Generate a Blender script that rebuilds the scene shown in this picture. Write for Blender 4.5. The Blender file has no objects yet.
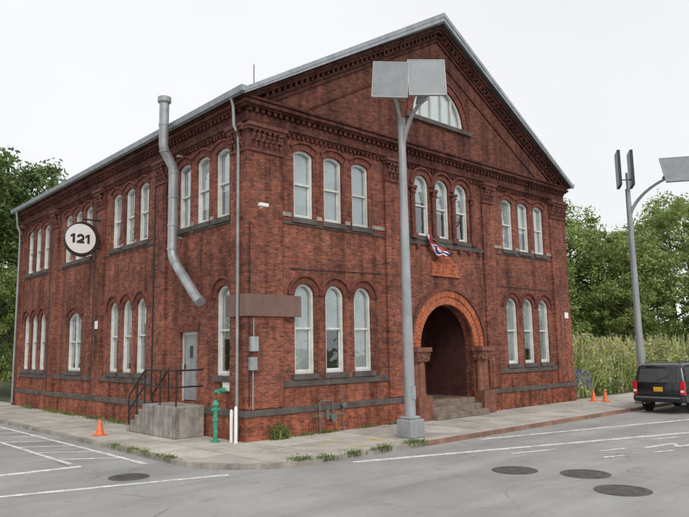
import bpy, bmesh, math, random
from mathutils import Vector, Matrix
random.seed(7)
S=bpy.context.scene
COL=S.collection
# ---------------------------------------------------------------- materials
def newmat(name):
    m=bpy.data.materials.new(name); m.use_nodes=True
    nt=m.node_tree; b=nt.nodes['Principled BSDF']
    return m,nt,b
def N(nt,t,**k):
    n=nt.nodes.new(t)
    for a,v in k.items(): setattr(n,a,v)
    return n
def ramp(nt,src,stops):
    r=N(nt,'ShaderNodeValToRGB'); e=r.color_ramp.elements
    while len(e)<len(stops): e.new(0.5)
    for i,(p,c) in enumerate(stops):
        e[i].position=p; e[i].color=(c[0],c[1],c[2],1) if not isinstance(c,(int,float)) else (c,c,c,1)
    nt.links.new(src,r.inputs[0]); return r.outputs[0]
def mix(nt,mode,fac,a,b):
    n=N(nt,'ShaderNodeMix',data_type='RGBA',blend_type=mode)
    for idx,v in ((0,fac),(6,a),(7,b)):
        if isinstance(v,(int,float)): n.inputs[idx].default_value=v
        elif isinstance(v,tuple): n.inputs[idx].default_value=(v[0],v[1],v[2],1)
        else: nt.links.new(v,n.inputs[idx])
    return n.outputs[2]
def noise(nt,vec,scale,detail=6,rough=.6):
    n=N(nt,'ShaderNodeTexNoise'); n.inputs['Scale'].default_value=scale
    n.inputs['Detail'].default_value=detail; n.inputs['Roughness'].default_value=rough
    nt.links.new(vec,n.inputs['Vector']); return n.outputs['Fac']
def bump(nt,b,h,strength=.4,dist=.01):
    n=N(nt,'ShaderNodeBump'); n.inputs['Strength'].default_value=strength; n.inputs['Distance'].default_value=dist
    nt.links.new(h,n.inputs['Height']); nt.links.new(n.outputs[0],b.inputs['Normal'])
def pos(nt): return N(nt,'ShaderNodeNewGeometry').outputs['Position']
def simple(name,c,rough=.7,var=.25,scale=3,metal=0,bmp=.2,fine=40,grime=0):
    m,nt,b=newmat(name); p=pos(nt)
    n1=noise(nt,p,scale); n2=noise(nt,p,fine,3)
    lo=tuple(x*(1-var) for x in c); hi=tuple(min(1,x*(1+var)) for x in c)
    c1=ramp(nt,n1,[(.3,lo),(.7,hi)])
    c2=mix(nt,'MULTIPLY',.5,c1,ramp(nt,n2,[(.3,.75),(.7,1.0)]))
    if grime:
        mp=N(nt,'ShaderNodeMapping'); mp.inputs['Scale'].default_value=(6,6,.5); nt.links.new(p,mp.inputs[0])
        c2=mix(nt,'MULTIPLY',grime,c2,ramp(nt,noise(nt,mp.outputs[0],1,6,.7),[(.35,.4),(.58,1.0)]))
    nt.links.new(c2,b.inputs['Base Color']); b.inputs['Roughness'].default_value=rough
    b.inputs['Metallic'].default_value=metal
    if bmp: bump(nt,b,n2,bmp,.01)
    return m
def math_(nt,op,a,b_=None):
    n=N(nt,'ShaderNodeMath',operation=op)
    for i,v in enumerate((a,b_)):
        if v is None: continue
        if isinstance(v,(int,float)): n.inputs[i].default_value=v
        else: nt.links.new(v,n.inputs[i])
    return n.outputs[0]
def brickmat(name,c1,c2,mort,dark=1.0):
    m,nt,b=newmat(name); p=pos(nt)
    sx=N(nt,'ShaderNodeSeparateXYZ'); nt.links.new(p,sx.inputs[0])
    u=math_(nt,'ADD',sx.outputs[0],sx.outputs[1])
    cb=N(nt,'ShaderNodeCombineXYZ'); nt.links.new(u,cb.inputs[0]); nt.links.new(sx.outputs[2],cb.inputs[1])
    br=N(nt,'ShaderNodeTexBrick'); nt.links.new(cb.outputs[0],br.inputs['Vector'])
    br.inputs['Scale'].default_value=1; br.inputs['Brick Width'].default_value=.185; br.inputs['Row Height'].default_value=.058
    br.inputs['Mortar Size'].default_value=.0055; br.inputs['Mortar Smooth'].default_value=.4; br.inputs['Bias'].default_value=-.05
    br.inputs['Color1'].default_value=(*c1,1); br.inputs['Color2'].default_value=(*c2,1); br.inputs['Mortar'].default_value=(*mort,1)
    big=noise(nt,p,.5,8,.7)
    c=mix(nt,'MULTIPLY',1.0,br.outputs['Color'],ramp(nt,big,[(.3,.42),(.44,.82),(.55,1.02),(.7,1.35)]))
    mid=noise(nt,p,4,5,.75)
    c=mix(nt,'MULTIPLY',.8,c,ramp(nt,mid,[(.32,(.46,.43,.43)),(.48,(.96,.96,.96)),(.72,(1.35,1.22,1.12))]))
    mq=N(nt,'ShaderNodeMapping'); mq.inputs['Scale'].default_value=(5.4,17.2,1); nt.links.new(cb.outputs[0],mq.inputs[0])
    fl=noise(nt,mq.outputs[0],1.0,1,.5)
    c=mix(nt,'MULTIPLY',.5,c,ramp(nt,fl,[(.32,.45),(.45,.95),(.6,1.05),(.72,1.5)]))
    ef=noise(nt,p,1.3,9,.8)
    c=mix(nt,'MIX',ramp(nt,ef,[(.54,0.0),(.78,.40)]),c,(.38,.26,.20))
    mp=N(nt,'ShaderNodeMapping'); mp.inputs['Scale'].default_value=(2.2,2.2,.16); nt.links.new(p,mp.inputs[0])
    st=noise(nt,mp.outputs[0],1.0,6,.7)
    c=mix(nt,'MULTIPLY',.88,c,ramp(nt,st,[(.34,.33),(.53,1.0)]))
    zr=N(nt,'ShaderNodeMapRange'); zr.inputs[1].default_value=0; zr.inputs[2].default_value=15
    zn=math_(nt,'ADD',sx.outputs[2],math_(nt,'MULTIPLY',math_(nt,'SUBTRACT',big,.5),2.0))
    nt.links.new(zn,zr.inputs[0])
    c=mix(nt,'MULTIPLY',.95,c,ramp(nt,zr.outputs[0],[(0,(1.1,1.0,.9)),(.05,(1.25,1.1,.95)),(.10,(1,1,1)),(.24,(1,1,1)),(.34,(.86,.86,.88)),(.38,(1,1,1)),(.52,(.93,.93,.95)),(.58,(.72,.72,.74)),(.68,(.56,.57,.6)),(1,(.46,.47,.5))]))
    if dark!=1: c=mix(nt,'MULTIPLY',1.0,c,(dark,dark,dark))
    nt.links.new(c,b.inputs['Base Color']); b.inputs['Roughness'].default_value=.9
    b.inputs['Specular IOR Level'].default_value=.25
    inv=math_(nt,'SUBTRACT',1.0,br.outputs['Fac'])
    bump(nt,b,inv,.6,.01)
    return m
M={}
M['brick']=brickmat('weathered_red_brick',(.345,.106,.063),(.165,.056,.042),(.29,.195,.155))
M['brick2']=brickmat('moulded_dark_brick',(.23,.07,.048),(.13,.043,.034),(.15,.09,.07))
M['vouss']=simple('orange_red_voussoir',(.50,.15,.07),.85,.4,6,0,.4,grime=.5)
M['wvouss']=simple('brick_arch_voussoir',(.19,.06,.043),.9,.5,5,0,.4,grime=.5)
M['terra']=simple('carved_terracotta',(.17,.06,.043),.85,.55,9,0,1.0,18,grime=.6)
M['colstone']=simple('brown_column_stone',(.24,.10,.065),.85,.4,6,0,.6,18,grime=.6)
M['stone']=simple('dark_brownstone',(.11,.092,.083),.9,.4,3,0,.5)
M['stepst']=simple('worn_brown_step_stone',(.24,.19,.15),.9,.4,3,0,.5,grime=.4)
M['paleston']=simple('pale_limestone',(.36,.30,.25),.9,.3,4,0,.4)
M['frame']=simple('painted_white_frame',(.72,.73,.69),.5,.15,4,0,.05,grime=.25)
M['metal']=simple('galvanized_metal',(.42,.44,.45),.45,.25,2,.4,.1,grime=.4)
M['fascia']=simple('grey_sheet_metal_fascia',(.38,.42,.45),.5,.18,1.5,.3,.1,grime=.35)
M['roof']=simple('dark_roofing',(.08,.085,.09),.8)
M['pole']=simple('grey_pole_paint',(.38,.40,.41),.5,.15,2,.2,.1,grime=.3)
M['darkmetal']=simple('black_iron',(.02,.02,.022),.5,.2)
M['door']=simple('grey_door_paint',(.33,.345,.35),.5,.2,3,grime=.3)
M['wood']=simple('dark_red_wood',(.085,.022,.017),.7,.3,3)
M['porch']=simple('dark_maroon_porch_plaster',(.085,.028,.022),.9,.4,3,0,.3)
M['conc']=simple('stained_concrete',(.38,.355,.315),.9,.45,2.2,0,.5,grime=.7)
M['brown']=simple('brown_sign_board',(.20,.12,.10),.7,.15,2,grime=.2)
M['signdark']=simple('dark_brown_sign',(.04,.022,.018),.5,.2)
M['white']=simple('white_sign_face',(.90,.89,.87),.5,.04)
M['orange']=simple('cone_orange',(.8,.17,.05),.5,.2,12)
M['green']=simple('green_pipe_paint',(.06,.30,.20),.5,.4,12)
M['dullpipe']=simple('weathered_gas_pipe',(.13,.16,.14),.6,.4,12)
M['blind']=simple('pale_window_blind',(.56,.575,.57),.8,.25,1.2,0,0)
M['rubber']=simple('tyre_rubber',(.02,.02,.02),.9,.2)
M['bark']=simple('tree_bark',(.09,.07,.055),.95,.4,6,0,.8)
M['iron']=simple('cast_iron_cover',(.10,.095,.088),.75,.4,8,0,.6)
M['red']=simple('flag_red',(.45,.06,.06),.8,.2)
M['blue']=simple('flag_blue',(.04,.06,.22),.8,.2)
M['solar']=simple('grey_mesh_panel',(.23,.25,.265),.5,.15,3,.1)
M['panel']=simple('mid_grey_reflector_panel',(.26,.28,.295),.5,.12,2,.1)
M['darkpanel']=simple('dark_panel',(.035,.038,.045),.4,.2)
M['yellow']=simple('yellow_flower',(.80,.58,.06),.8,.2)
M['purple']=simple('purple_flower',(.26,.24,.62),.8,.2)
M['yelpaint']=simple('yellow_survey_paint',(.70,.50,.05),.8,.3,8)
m,nt,b=newmat('window_glass')
tr=N(nt,'ShaderNodeBsdfTransparent'); tr.inputs[0].default_value=(.90,.93,.93,1)
gl=N(nt,'ShaderNodeBsdfGlossy'); gl.inputs['Roughness'].default_value=.03; gl.inputs[0].default_value=(.92,.95,.97,1)
lwn=N(nt,'ShaderNodeLayerWeight'); lwn.inputs[0].default_value=.5
fac=math_(nt,'ADD',math_(nt,'MULTIPLY',math_(nt,'POWER',lwn.outputs['Facing'],2.5),.75),.09)
bp=N(nt,'ShaderNodeBump'); bp.inputs['Strength'].default_value=.25; bp.inputs['Distance'].default_value=.03
nt.links.new(noise(nt,pos(nt),2.0,2),bp.inputs['Height']); nt.links.new(bp.outputs[0],gl.inputs['Normal'])
mx=N(nt,'ShaderNodeMixShader'); nt.links.new(fac,mx.inputs[0]); nt.links.new(tr.outputs[0],mx.inputs[1]); nt.links.new(gl.outputs[0],mx.inputs[2])
nt.links.new(mx.outputs[0],nt.nodes['Material Output'].inputs[0]); M['glass']=m
m,nt,b=newmat('car_black_paint'); b.inputs['Base Color'].default_value=(.008,.009,.011,1); b.inputs['Roughness'].default_value=.3
b.inputs['Coat Weight'].default_value=.6
nt.links.new(ramp(nt,noise(nt,pos(nt),6),[(.3,.22),(.7,.42)]),b.inputs['Roughness']); M['car']=m
m,nt,b=newmat('car_window_glass'); b.inputs['Base Color'].default_value=(.07,.08,.085,1); b.inputs['Roughness'].default_value=.05
b.inputs['IOR'].default_value=1.8; M['carglass']=m
M['taillight']=simple('red_lens',(.55,.015,.015),.25,.1)
M['plate']=simple('yellow_plate',(.75,.42,.03),.5,.08)
M['chrome']=simple('wheel_alloy',(.4,.4,.41),.35,.1,4,.7)
def leafmat(name,cols,tl=.4):
    m,nt,b=newmat(name); g=N(nt,'ShaderNodeNewGeometry')
    c=ramp(nt,g.outputs['Random Per Island'],cols)
    big=noise(nt,g.outputs['Position'],.45,3)
    c=mix(nt,'MULTIPLY',.8,c,ramp(nt,big,[(.35,.62),(.65,1.3)]))
    nt.links.new(c,b.inputs['Base Color']); b.inputs['Roughness'].default_value=.6
    t=N(nt,'ShaderNodeBsdfTranslucent'); nt.links.new(c,t.inputs[0])
    mx=N(nt,'ShaderNodeMixShader'); mx.inputs[0].default_value=tl
    nt.links.new(b.outputs[0],mx.inputs[1]); nt.links.new(t.outputs[0],mx.inputs[2])
    nt.links.new(mx.outputs[0],nt.nodes['Material Output'].inputs[0]); return m
M['leaf']=leafmat('green_leaves',[(0,(.16,.235,.06)),(.5,(.27,.36,.10)),(1,(.41,.47,.17))])
M['leafd']=leafmat('deep_green_leaves',[(0,(.085,.135,.04)),(.5,(.14,.21,.06)),(1,(.22,.30,.10))])
M['reed']=leafmat('reed_blades',[(0,(.20,.30,.09)),(.35,(.36,.43,.16)),(.6,(.54,.52,.26)),(.8,(.64,.57,.33)),(1,(.75,.69,.46))])
M['grass']=leafmat('weed_blades',[(0,(.09,.16,.035)),(.6,(.17,.26,.06)),(1,(.36,.33,.14))])
# asphalt
m,nt,b=newmat('worn_asphalt'); p=pos(nt)
c=ramp(nt,noise(nt,p,.35,8,.65),[(.3,(.33,.327,.32)),(.5,(.405,.398,.388)),(.72,(.49,.48,.465))])
c=mix(nt,'MULTIPLY',.7,c,ramp(nt,noise(nt,p,60,3,.8),[(.3,.6),(.6,1.05)]))
c=mix(nt,'MULTIPLY',.7,c,ramp(nt,noise(nt,p,160,2,.9),[(.35,.5),(.6,1.12)]))
mpp=N(nt,'ShaderNodeMapping'); mpp.inputs['Scale'].default_value=(.08,1.1,1); nt.links.new(p,mpp.inputs[0])
c=mix(nt,'MULTIPLY',.6,c,ramp(nt,noise(nt,mpp.outputs[0],1,5),[(.35,.72),(.6,1.05)]))
vo=N(nt,'ShaderNodeTexVoronoi',feature='DISTANCE_TO_EDGE'); vo.inputs['Scale'].default_value=.45
wn=N(nt,'ShaderNodeTexNoise'); wn.inputs['Scale'].default_value=1.3; wn.inputs['Detail'].default_value=8; nt.links.new(p,wn.inputs['Vector'])
va=N(nt,'ShaderNodeMix',data_type='VECTOR'); va.inputs[0].default_value=.3
nt.links.new(p,va.inputs[4]); nt.links.new(wn.outputs['Color'],va.inputs[5]); nt.links.new(va.outputs[1],vo.inputs['Vector'])
c=mix(nt,'MULTIPLY',ramp(nt,noise(nt,p,.5,3),[(.45,0.),(.6,.6)]),c,ramp(nt,vo.outputs['Distance'],[(.0,.5),(.004,.6),(.009,1.0)]))
c=mix(nt,'MULTIPLY',.6,c,ramp(nt,noise(nt,p,1.1,4,.6),[(.28,.6),(.38,1.0)]))
# small oil and gum spots
v2=N(nt,'ShaderNodeTexVoronoi'); v2.inputs['Scale'].default_value=1.7; nt.links.new(p,v2.inputs['Vector'])
c=mix(nt,'MULTIPLY',.5,c,ramp(nt,v2.outputs['Distance'],[(.03,.5),(.09,1.0)]))
nt.links.new(c,b.inputs['Base Color']); b.inputs['Roughness'].default_value=.9; bump(nt,b,noise(nt,p,90,3),.5,.01); M['asphalt']=m
# sidewalk
m,nt,b=newmat('concrete_flags'); p=pos(nt)
br=N(nt,'ShaderNodeTexBrick',offset=0.0); nt.links.new(p,br.inputs['Vector']); br.inputs['Scale'].default_value=1
br.inputs['Brick Width'].default_value=1.5; br.inputs['Row Height'].default_value=1.5; br.inputs['Mortar Size'].default_value=.012
br.inputs['Color1'].default_value=(.57,.53,.465,1); br.inputs['Color2'].default_value=(.45,.425,.38,1); br.inputs['Mortar'].default_value=(.17,.155,.13,1)
c=mix(nt,'MULTIPLY',.9,br.outputs['Color'],ramp(nt,noise(nt,p,1.0,8,.7),[(.3,.55),(.55,1.0),(.7,1.08)]))
c=mix(nt,'MULTIPLY',.8,c,ramp(nt,noise(nt,p,14,4,.7),[(.3,.72),(.5,1.0)]))
nt.links.new(c,b.inputs['Base Color']); b.inputs['Roughness'].default_value=.9; bump(nt,b,noise(nt,p,50,3),.3,.006); M['walk']=m
M['kerb']=simple('kerb_stone',(.37,.34,.30),.9,.4,2,grime=.4)
M['kerbred']=simple('rusty_kerb_edge',(.29,.165,.12),.9,.5,1.5)
M['earth']=simple('rough_grass_earth',(.10,.11,.05),1,.4,1.5,0,.6,12)
m,nt,b=newmat('worn_road_paint'); p=pos(nt)
c=mix(nt,'MIX',ramp(nt,noise(nt,p,6,9,.85),[(.44,1.),(.56,.12)]),(.44,.43,.42),(.92,.92,.90))
c=mix(nt,'MULTIPLY',.5,c,ramp(nt,noise(nt,p,60,3,.8),[(.3,.65),(.6,1.0)]))
nt.links.new(c,b.inputs['Base Color']); b.inputs['Roughness'].default_value=.8; M['paint']=m
# ---------------------------------------------------------------- mesh helpers
class G:
    def __init__(s): s.v=[]; s.f=[]
    def add(s,v,f):
        o=len(s.v); s.v+= [tuple(x) for x in v]; s.f+=[tuple(i+o for i in q) for q in f]; return s
    def box(s,x0,x1,y0,y1,z0,z1):
        return s.add([(x0,y0,z0),(x1,y0,z0),(x1,y1,z0),(x0,y1,z0),(x0,y0,z1),(x1,y0,z1),(x1,y1,z1),(x0,y1,z1)],
          [(0,3,2,1),(4,5,6,7),(0,1,5,4),(1,2,6,5),(2,3,7,6),(3,0,4,7)])
    def prism(s,poly,w0,w1,mp=None):
        mp=mp or FR; n=len(poly)
        v=[mp(u,z,w0) for u,z in poly]+[mp(u,z,w1) for u,z in poly]
        f=[tuple(range(n)),tuple(range(2*n-1,n-1,-1))]+[(i,(i+1)%n,n+(i+1)%n,n+i) for i in range(n)]
        return s.add(v,f)
    def ring(s,a,b_,w0,w1,mp=None):
        mp=mp or FR; n=len(a)
        v=[mp(*q,w0) for q in a]+[mp(*q,w0) for q in b_]+[mp(*q,w1) for q in a]+[mp(*q,w1) for q in b_]
        f=[]
        for i in range(n):
            j=(i+1)%n
            f+=[(i,j,n+j,n+i),(2*n+i,2*n+j,3*n+j,3*n+i),(i,j,2*n+j,2*n+i),(n+i,n+j,3*n+j,3*n+i)]
        return s.add(v,f)
    def wedges(s,cx,cz,r0,r1,a0,a1,n,gap,w0,w1,mp=None):
        for i in range(n):
            t0=a0+(a1-a0)*i/n+gap/2/r1; t1=a0+(a1-a0)*(i+1)/n-gap/2/r1
            tm=(t0+t1)/2
            P=[(cx+r*math.cos(t),cz+r*math.sin(t)) for r,t in ((r0,t0),(r1,t0),(r1,tm),(r1,t1),(r0,t1),(r0,tm))]
            s.prism(P,w0,w1,mp)
        return s
    def blob(s,e,rx,ry,rz,K=6,ph0=0):
        vs=[(e[0]+rx*math.sin(math.pi*la/4)*math.cos(2*math.pi*lo/K+ph0),e[1]+ry*math.sin(math.pi*la/4)*math.sin(2*math.pi*lo/K+ph0),e[2]+rz*math.cos(math.pi*la/4)) for la in range(5) for lo in range(K)]
        return s.add(vs,[(la*K+lo,la*K+(lo+1)%K,(la+1)*K+(lo+1)%K,(la+1)*K+lo) for la in range(4) for lo in range(K)])
    def tube(s,pts,rad,n=12,cap=True):
        pts=[Vector(p) for p in pts]; rad=rad if isinstance(rad,(list,tuple)) else [rad]*len(pts)
        o=len(s.v); up=None
        for i,p in enumerate(pts):
            d=(pts[min(i+1,len(pts)-1)]-pts[max(i-1,0)]).normalized()
            if up is None: up=Vector((1,0,0)) if abs(d.x)<.8 else Vector((0,1,0))
            a=(up-d*up.dot(d)).normalized(); up=a; b2=d.cross(a)
            for k in range(n):
                t=2*math.pi*k/n; q=p+(a*math.cos(t)+b2*math.sin(t))*rad[i]; s.v.append(tuple(q))
        for i in range(len(pts)-1):
            for k in range(n):
                k2=(k+1)%n; s.f.append((o+i*n+k,o+i*n+k2,o+(i+1)*n+k2,o+(i+1)*n+k))
        if cap:
            s.f.append(tuple(o+k for k in range(n))[::-1]); e=o+(len(pts)-1)*n; s.f.append(tuple(e+k for k in range(n)))
        return s
FR=lambda u,v,w:(u,w,v)
SD=lambda u,v,w:(w,u,v)
def obj(name,g,mat,parent=None,smooth=False,bevel=0,fix=True,loc=None,rot=None,label=None,cat=None,kind=None,group=None):
    me=bpy.data.meshes.new(name)
    if isinstance(g,G): me.from_pydata(g.v,[],g.f)
    if fix:
        bm=bmesh.new(); bm.from_mesh(me); bmesh.ops.recalc_face_normals(bm,faces=bm.faces); bm.to_mesh(me); bm.free()
    me.update()
    if mat: me.materials.append(M[mat])
    if smooth:
        for p in me.polygons: p.use_smooth=True
        try: me.set_sharp_from_angle(angle=math.radians(40))
        except Exception: pass
    o=bpy.data.objects.new(name,me); COL.objects.link(o)
    if parent: o.parent=parent
    if loc: o.location=loc
    if rot: o.rotation_euler=rot
    if bevel:
        b=o.modifiers.new('b','BEVEL'); b.width=bevel; b.segments=2; b.limit_method='ANGLE'
    if label: o['label']=label
    if cat: o['category']=cat
    if kind: o['kind']=kind
    if group: o['group']=group
    return o
def empty(name,loc=(0,0,0),label=None,cat=None,group=None,parent=None,rotz=0):
    o=bpy.data.objects.new(name,None); COL.objects.link(o); o.location=loc; o.empty_display_size=.3; o.rotation_euler[2]=rotz
    if label:o['label']=label
    if cat:o['category']=cat
    if group:o['group']=group
    if parent:o.parent=parent
    return o
def clone(top,loc,rotz=None,scale=None):
    def cp(o,par):
        c=o.copy(); COL.objects.link(c)
        if par is not None: c.parent=par
        for k in list(o.children): cp(k,c)
        return c
    n=cp(top,None); n.parent=top.parent; n.location=loc
    if rotz is not None: n.rotation_euler[2]=rotz
    if scale: n.scale=(scale,)*3
    return n
def outline(cx,z0,z1,w,rise,n=14):
    R=(w*w/4+rise*rise)/(2*rise); cz=z1-R; ha=math.asin(min(1,w/2/R))
    if rise>w/2-1e-6: ha=math.pi/2
    P=[(cx-w/2,z0),(cx+w/2,z0)]
    for i in range(n+1):
        t=math.pi/2-ha+2*ha*i/n; P.append((cx+R*math.cos(t),cz+R*math.sin(t)))
    return P
def wallfill(name,outer,holes,w0,w1,mp,mat,parent):
    cu=bpy.data.curves.new('c','CURVE'); cu.dimensions='2D'; cu.fill_mode='BOTH'; cu.extrude=(w1-w0)/2
    for L_ in [outer]+holes:
        sp=cu.splines.new('POLY'); sp.points.add(len(L_)-1); sp.use_cyclic_u=True
        for i,(x,y) in enumerate(L_): sp.points[i].co=(x,y,0,1)
    t=bpy.data.objects.new('t',cu); COL.objects.link(t)
    dg=bpy.context.evaluated_depsgraph_get(); me=bpy.data.meshes.new_from_object(t.evaluated_get(dg))
    g=G(); mid=(w0+w1)/2
    g.add([mp(v.co.x,v.co.y,mid+v.co.z) for v in me.vertices],[tuple(p.vertices) for p in me.polygons])
    bpy.data.objects.remove(t); bpy.data.curves.remove(cu)
    o=obj(name,g,mat,parent,fix=False)
    bm=bmesh.new(); bm.from_mesh(o.data); bmesh.ops.remove_doubles(bm,verts=bm.verts,dist=.0005)
    bmesh.ops.recalc_face_normals(bm,faces=bm.faces); bm.to_mesh(o.data); bm.free()
    return o
# ---------------------------------------------------------------- BUILDING
W,L=16.9,20.1; CX=W/2; T=.35
B=empty('brick_building',(0,0,0),'two-storey red brick industrial building with gabled front and arched entrance','building')
WT={'low':(.74,2.6,.34),'up':(.74,2.08,.13),'mid':(.76,2.2,.38),'wide':(1.45,2.35,.28),'sidelow':(.74,2.55,.34)}
front=[]; side=[]
for c in (1.99,3.16,4.33):
    front+= [('low',c,1.69),('up',c,6.22),('low',W-c,1.69),('up',W-c,6.22)]
for c in (CX-1.12,CX,CX+1.12): front.append(('mid',c,6.25))
for gc in (2.42,7.55,12.5,17.5):
    for d in (-1.12,0,1.12): side.append(('up',gc+d,6.22))
for gc in (7.55,17.5):
    for d in (-1.12,0,1.12): side.append(('sidelow',gc+d,1.69))
side+= [('sidelow',1.2,1.69),('wide',12.5,1.69)]
def hole(k,c,z): w,h,r=WT[k]; return outline(c,z,z+h,w,r)
AR=1.5; ASZ=2.39; AFL=.58
arch=outline(CX,AFL,ASZ+AR,2*AR,AR,28)
LR=1.45
lun=[(CX+LR*math.cos(t),10.62+LR*math.sin(t)) for t in [math.pi*i/24 for i in range(25)]]
m_=.5577; PK=14.36; topz=lambda x:PK-m_*abs(x-CX)
outerF=[(0,0),(W,0),(W,topz(W)),(CX,topz(CX)),(0,topz(0))]
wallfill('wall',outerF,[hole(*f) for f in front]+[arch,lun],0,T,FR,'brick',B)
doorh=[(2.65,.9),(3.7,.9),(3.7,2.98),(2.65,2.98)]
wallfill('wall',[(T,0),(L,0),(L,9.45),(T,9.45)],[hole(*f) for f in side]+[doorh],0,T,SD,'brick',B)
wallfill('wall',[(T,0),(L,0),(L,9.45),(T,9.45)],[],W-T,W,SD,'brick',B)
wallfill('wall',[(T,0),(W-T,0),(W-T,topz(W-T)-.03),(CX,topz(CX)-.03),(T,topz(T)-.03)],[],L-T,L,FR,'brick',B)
def make_window(kind):
    w,h,r=WT[kind]; f=.075
    O=outline(0,0,h,w,r); I=outline(0,f,h-f,w-2*f,max(.03,r-f*.6)); 
    pane=obj('window',G().prism(outline(0,f*.6,h-f*.6,w-1.2*f,max(.04,r-f*.5)),.155,.16),'glass',B)
    g=G().ring(O,I,.06,.175)
    mz=h*.5
    g.box(-w/2+f-.005,w/2-f+.005,.085,.17,mz-.03,mz+.03)
    g.box(-w/2+f-.005,-w/2+f+.04,.12,.168,f-.004,mz-.03); g.box(w/2-f-.04,w/2-f+.005,.12,.168,f-.004,mz-.03)
    g.box(-w/2+f+.04,w/2-f-.04,.12,.168,f-.004,f+.05)
    if kind=='wide':
        g.box(-.04,.04,.082,.173,f-.004,h-f+.01)
    obj('frame',g,'frame',pane,bevel=.006)
    sg=G().box(-w/2-.1,w/2+.1,-.09,.055,-.16,0)
    obj('sill',sg,'stone',pane,bevel=.012)
    R=(w*w/4+r*r)/(2*r); cz=h-R; ha=math.asin(min(1,w/2/R)) if r<w/2-1e-6 else math.pi/2
    a0,a1=math.pi/2-ha,math.pi/2+ha
    n=max(9,int(2*ha*(R+.1)/.085)); ag=G().wedges(0,cz,R+.002,R+.20,a0,a1,n,.012,-.025,.05)
    if kind in('low','sidelow','mid'):
        ag.wedges(0,cz,R+.202,R+.265,a0-.02,a1+.02,n,.004,-.085,.03)
    else: ag.wedges(0,cz,R+.202,R+.26,a0,a1,n,.004,-.075,.03)
    obj('window_arch',ag,'wvouss',pane)
    bl=obj('blind',G().box(-w/2+.06,w/2-.06,.19,.194,-1.0,0),'blind',pane)
    bl.location=(0,0,h-.03)
    return pane
proto={}
rb=random.Random(3)
def place_window(kind,c,z,onside):
    if kind not in proto:
        p=make_window(kind); proto[kind]=p; o=p
    else:
        o=clone(proto[kind],(0,0,0))
    o.location=(0,c,z) if onside else (c,0,z)
    o.rotation_euler[2]=-math.pi/2 if onside else 0
    h=WT[kind][1]
    for k in o.children:
        if k.name.startswith('blind'):
            k.scale[2]=rb.choice([.97,.97,.52,.78,.97,.6,.88]) * h*.98
            if kind=='mid': k.scale[2]=rb.choice([.5,.42,.55])*h
for k,c,z in front: place_window(k,c,z,False)
for k,c,z in side: place_window(k,c,z,True)
obj('floor_slab',G().box(T+.01,W-T-.01,T+.9+1.2,L-T-.01,5.1,5.3),'wood',B)
PP=.09
fp=[(-PP,1.15),(5.4,6.1),(W-6.1,W-5.4),(W-1.15,W+PP)]
sp=[(0,.72),(4.62,5.32),(9.68,10.38),(14.65,15.35),(19.3,L)]
Gp=[(a,b2,'f') for a,b2 in fp]+[(a,b2,'s') for a,b2 in sp]
def fb(side_,a,b2,p,z0,z1,g):
    if side_=='f': g.box(a,b2,-p,0,z0,z1)
    else: g.box(-p,0,a,b2,z0,z1)
for a,b2,sd in Gp:
    g=G(); fb(sd,a,b2,PP,.82,7.92,g); P_=obj('pilaster',g,'brick',B)
    e_=.02 if (sd=='s' and a>.01) or sd=='f' else 0
    g=G(); fb(sd,a-e_,b2+.02,PP+.05,7.92,8.01,g); fb(sd,a,b2,PP+.008,8.01,8.52,g)
    fb(sd,a-e_*2,b2+.05,PP+.13,8.52,8.60,g); fb(sd,a-e_*3,b2+.08,PP+.18,8.60,8.70,g)
    n=max(4,int((b2-a)/.165)); st=(b2-a)/n
    for i in range(n):
        for tier,(z0,off) in enumerate(((8.02,0),(8.26,.5))):
            u=a+st*(i+.5+(off if i<n-1 else 0))
            for (dz,dp,rw,rh) in ((.05,.03,.055,.08),(.13,.055,.065,.08),(.21,.10,.055,.045)):
                k1=random.uniform(.85,1.2); q=-PP-dp-.03*tier
                e=(u+random.uniform(-.01,.01),q,z0+dz) if sd=='f' else (q,u,z0+dz)
                g.blob(e,(rw if sd=='f' else .05)*k1,(.05 if sd=='f' else rw)*k1,rh*k1,7,random.random())
    obj('capital',g,'terra',P_,fix=True)
g=G(); e0,e1=CX-2.05,CX+2.05
g.box(-.11,e0,-.11,0,0,.62); g.box(e1,W+.11,-.11,0,0,.62); g.box(-.11,0,0,L,0,.62)
obj('plinth',g,'brick',B)
g=G(); g.box(-.15,e0,-.15,-.002,.62,.80); g.box(e1,W+.15,-.15,-.002,.62,.80); g.box(-.15,-.002,-.002,L,.62,.80)
obj('water_table',g,'stone',B,bevel=.02)
g=G()
for a,b2 in ((1.15,5.4),(W-5.4,W-1.15)):
    g.box(a,b2,-.05,-.001,1.35,1.53); g.box(a,b2,-.04,-.001,6.0,6.06)
for a,b2 in ((.72,4.62),(5.32,9.68),(10.38,14.65),(15.35,19.3)):
    if a>1: g.box(-.05,-.001,a,b2,1.35,1.53)
    g.box(-.04,-.001,a,b2,6.0,6.06)
g.box(6.1,W-6.1,-.06,-.001,5.93,6.09)
obj('string_course',g,'stone',B,bevel=.01)
g=G()
for c0 in (1.99,3.16,W-4.33,W-3.16):
    g.box(c0+.48,c0+.69,-.03,-.001,6.22,6.34)
for c0,c1 in ((1.15,1.5),(4.82,5.4),(W-5.4,W-4.82),(W-1.5,W-1.15)): g.box(c0,c1,-.03,-.001,6.22,6.34)
for gc in (2.42,7.55,12.5,17.5):
    g.box(-.03,-.001,gc-.64,gc-.48,6.22,6.34); g.box(-.03,-.001,gc+.48,gc+.64,6.22,6.34)
obj('stone_band',g,'paleston',B)
g=G()
def band(p,z0,z1,q=.001): g.box(-p,W+p,-p,-q,z0,z1); g.box(-p,-q,-q,L,z0,z1); g.box(W+q,W+p,-q,L,z0,z1)
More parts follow.
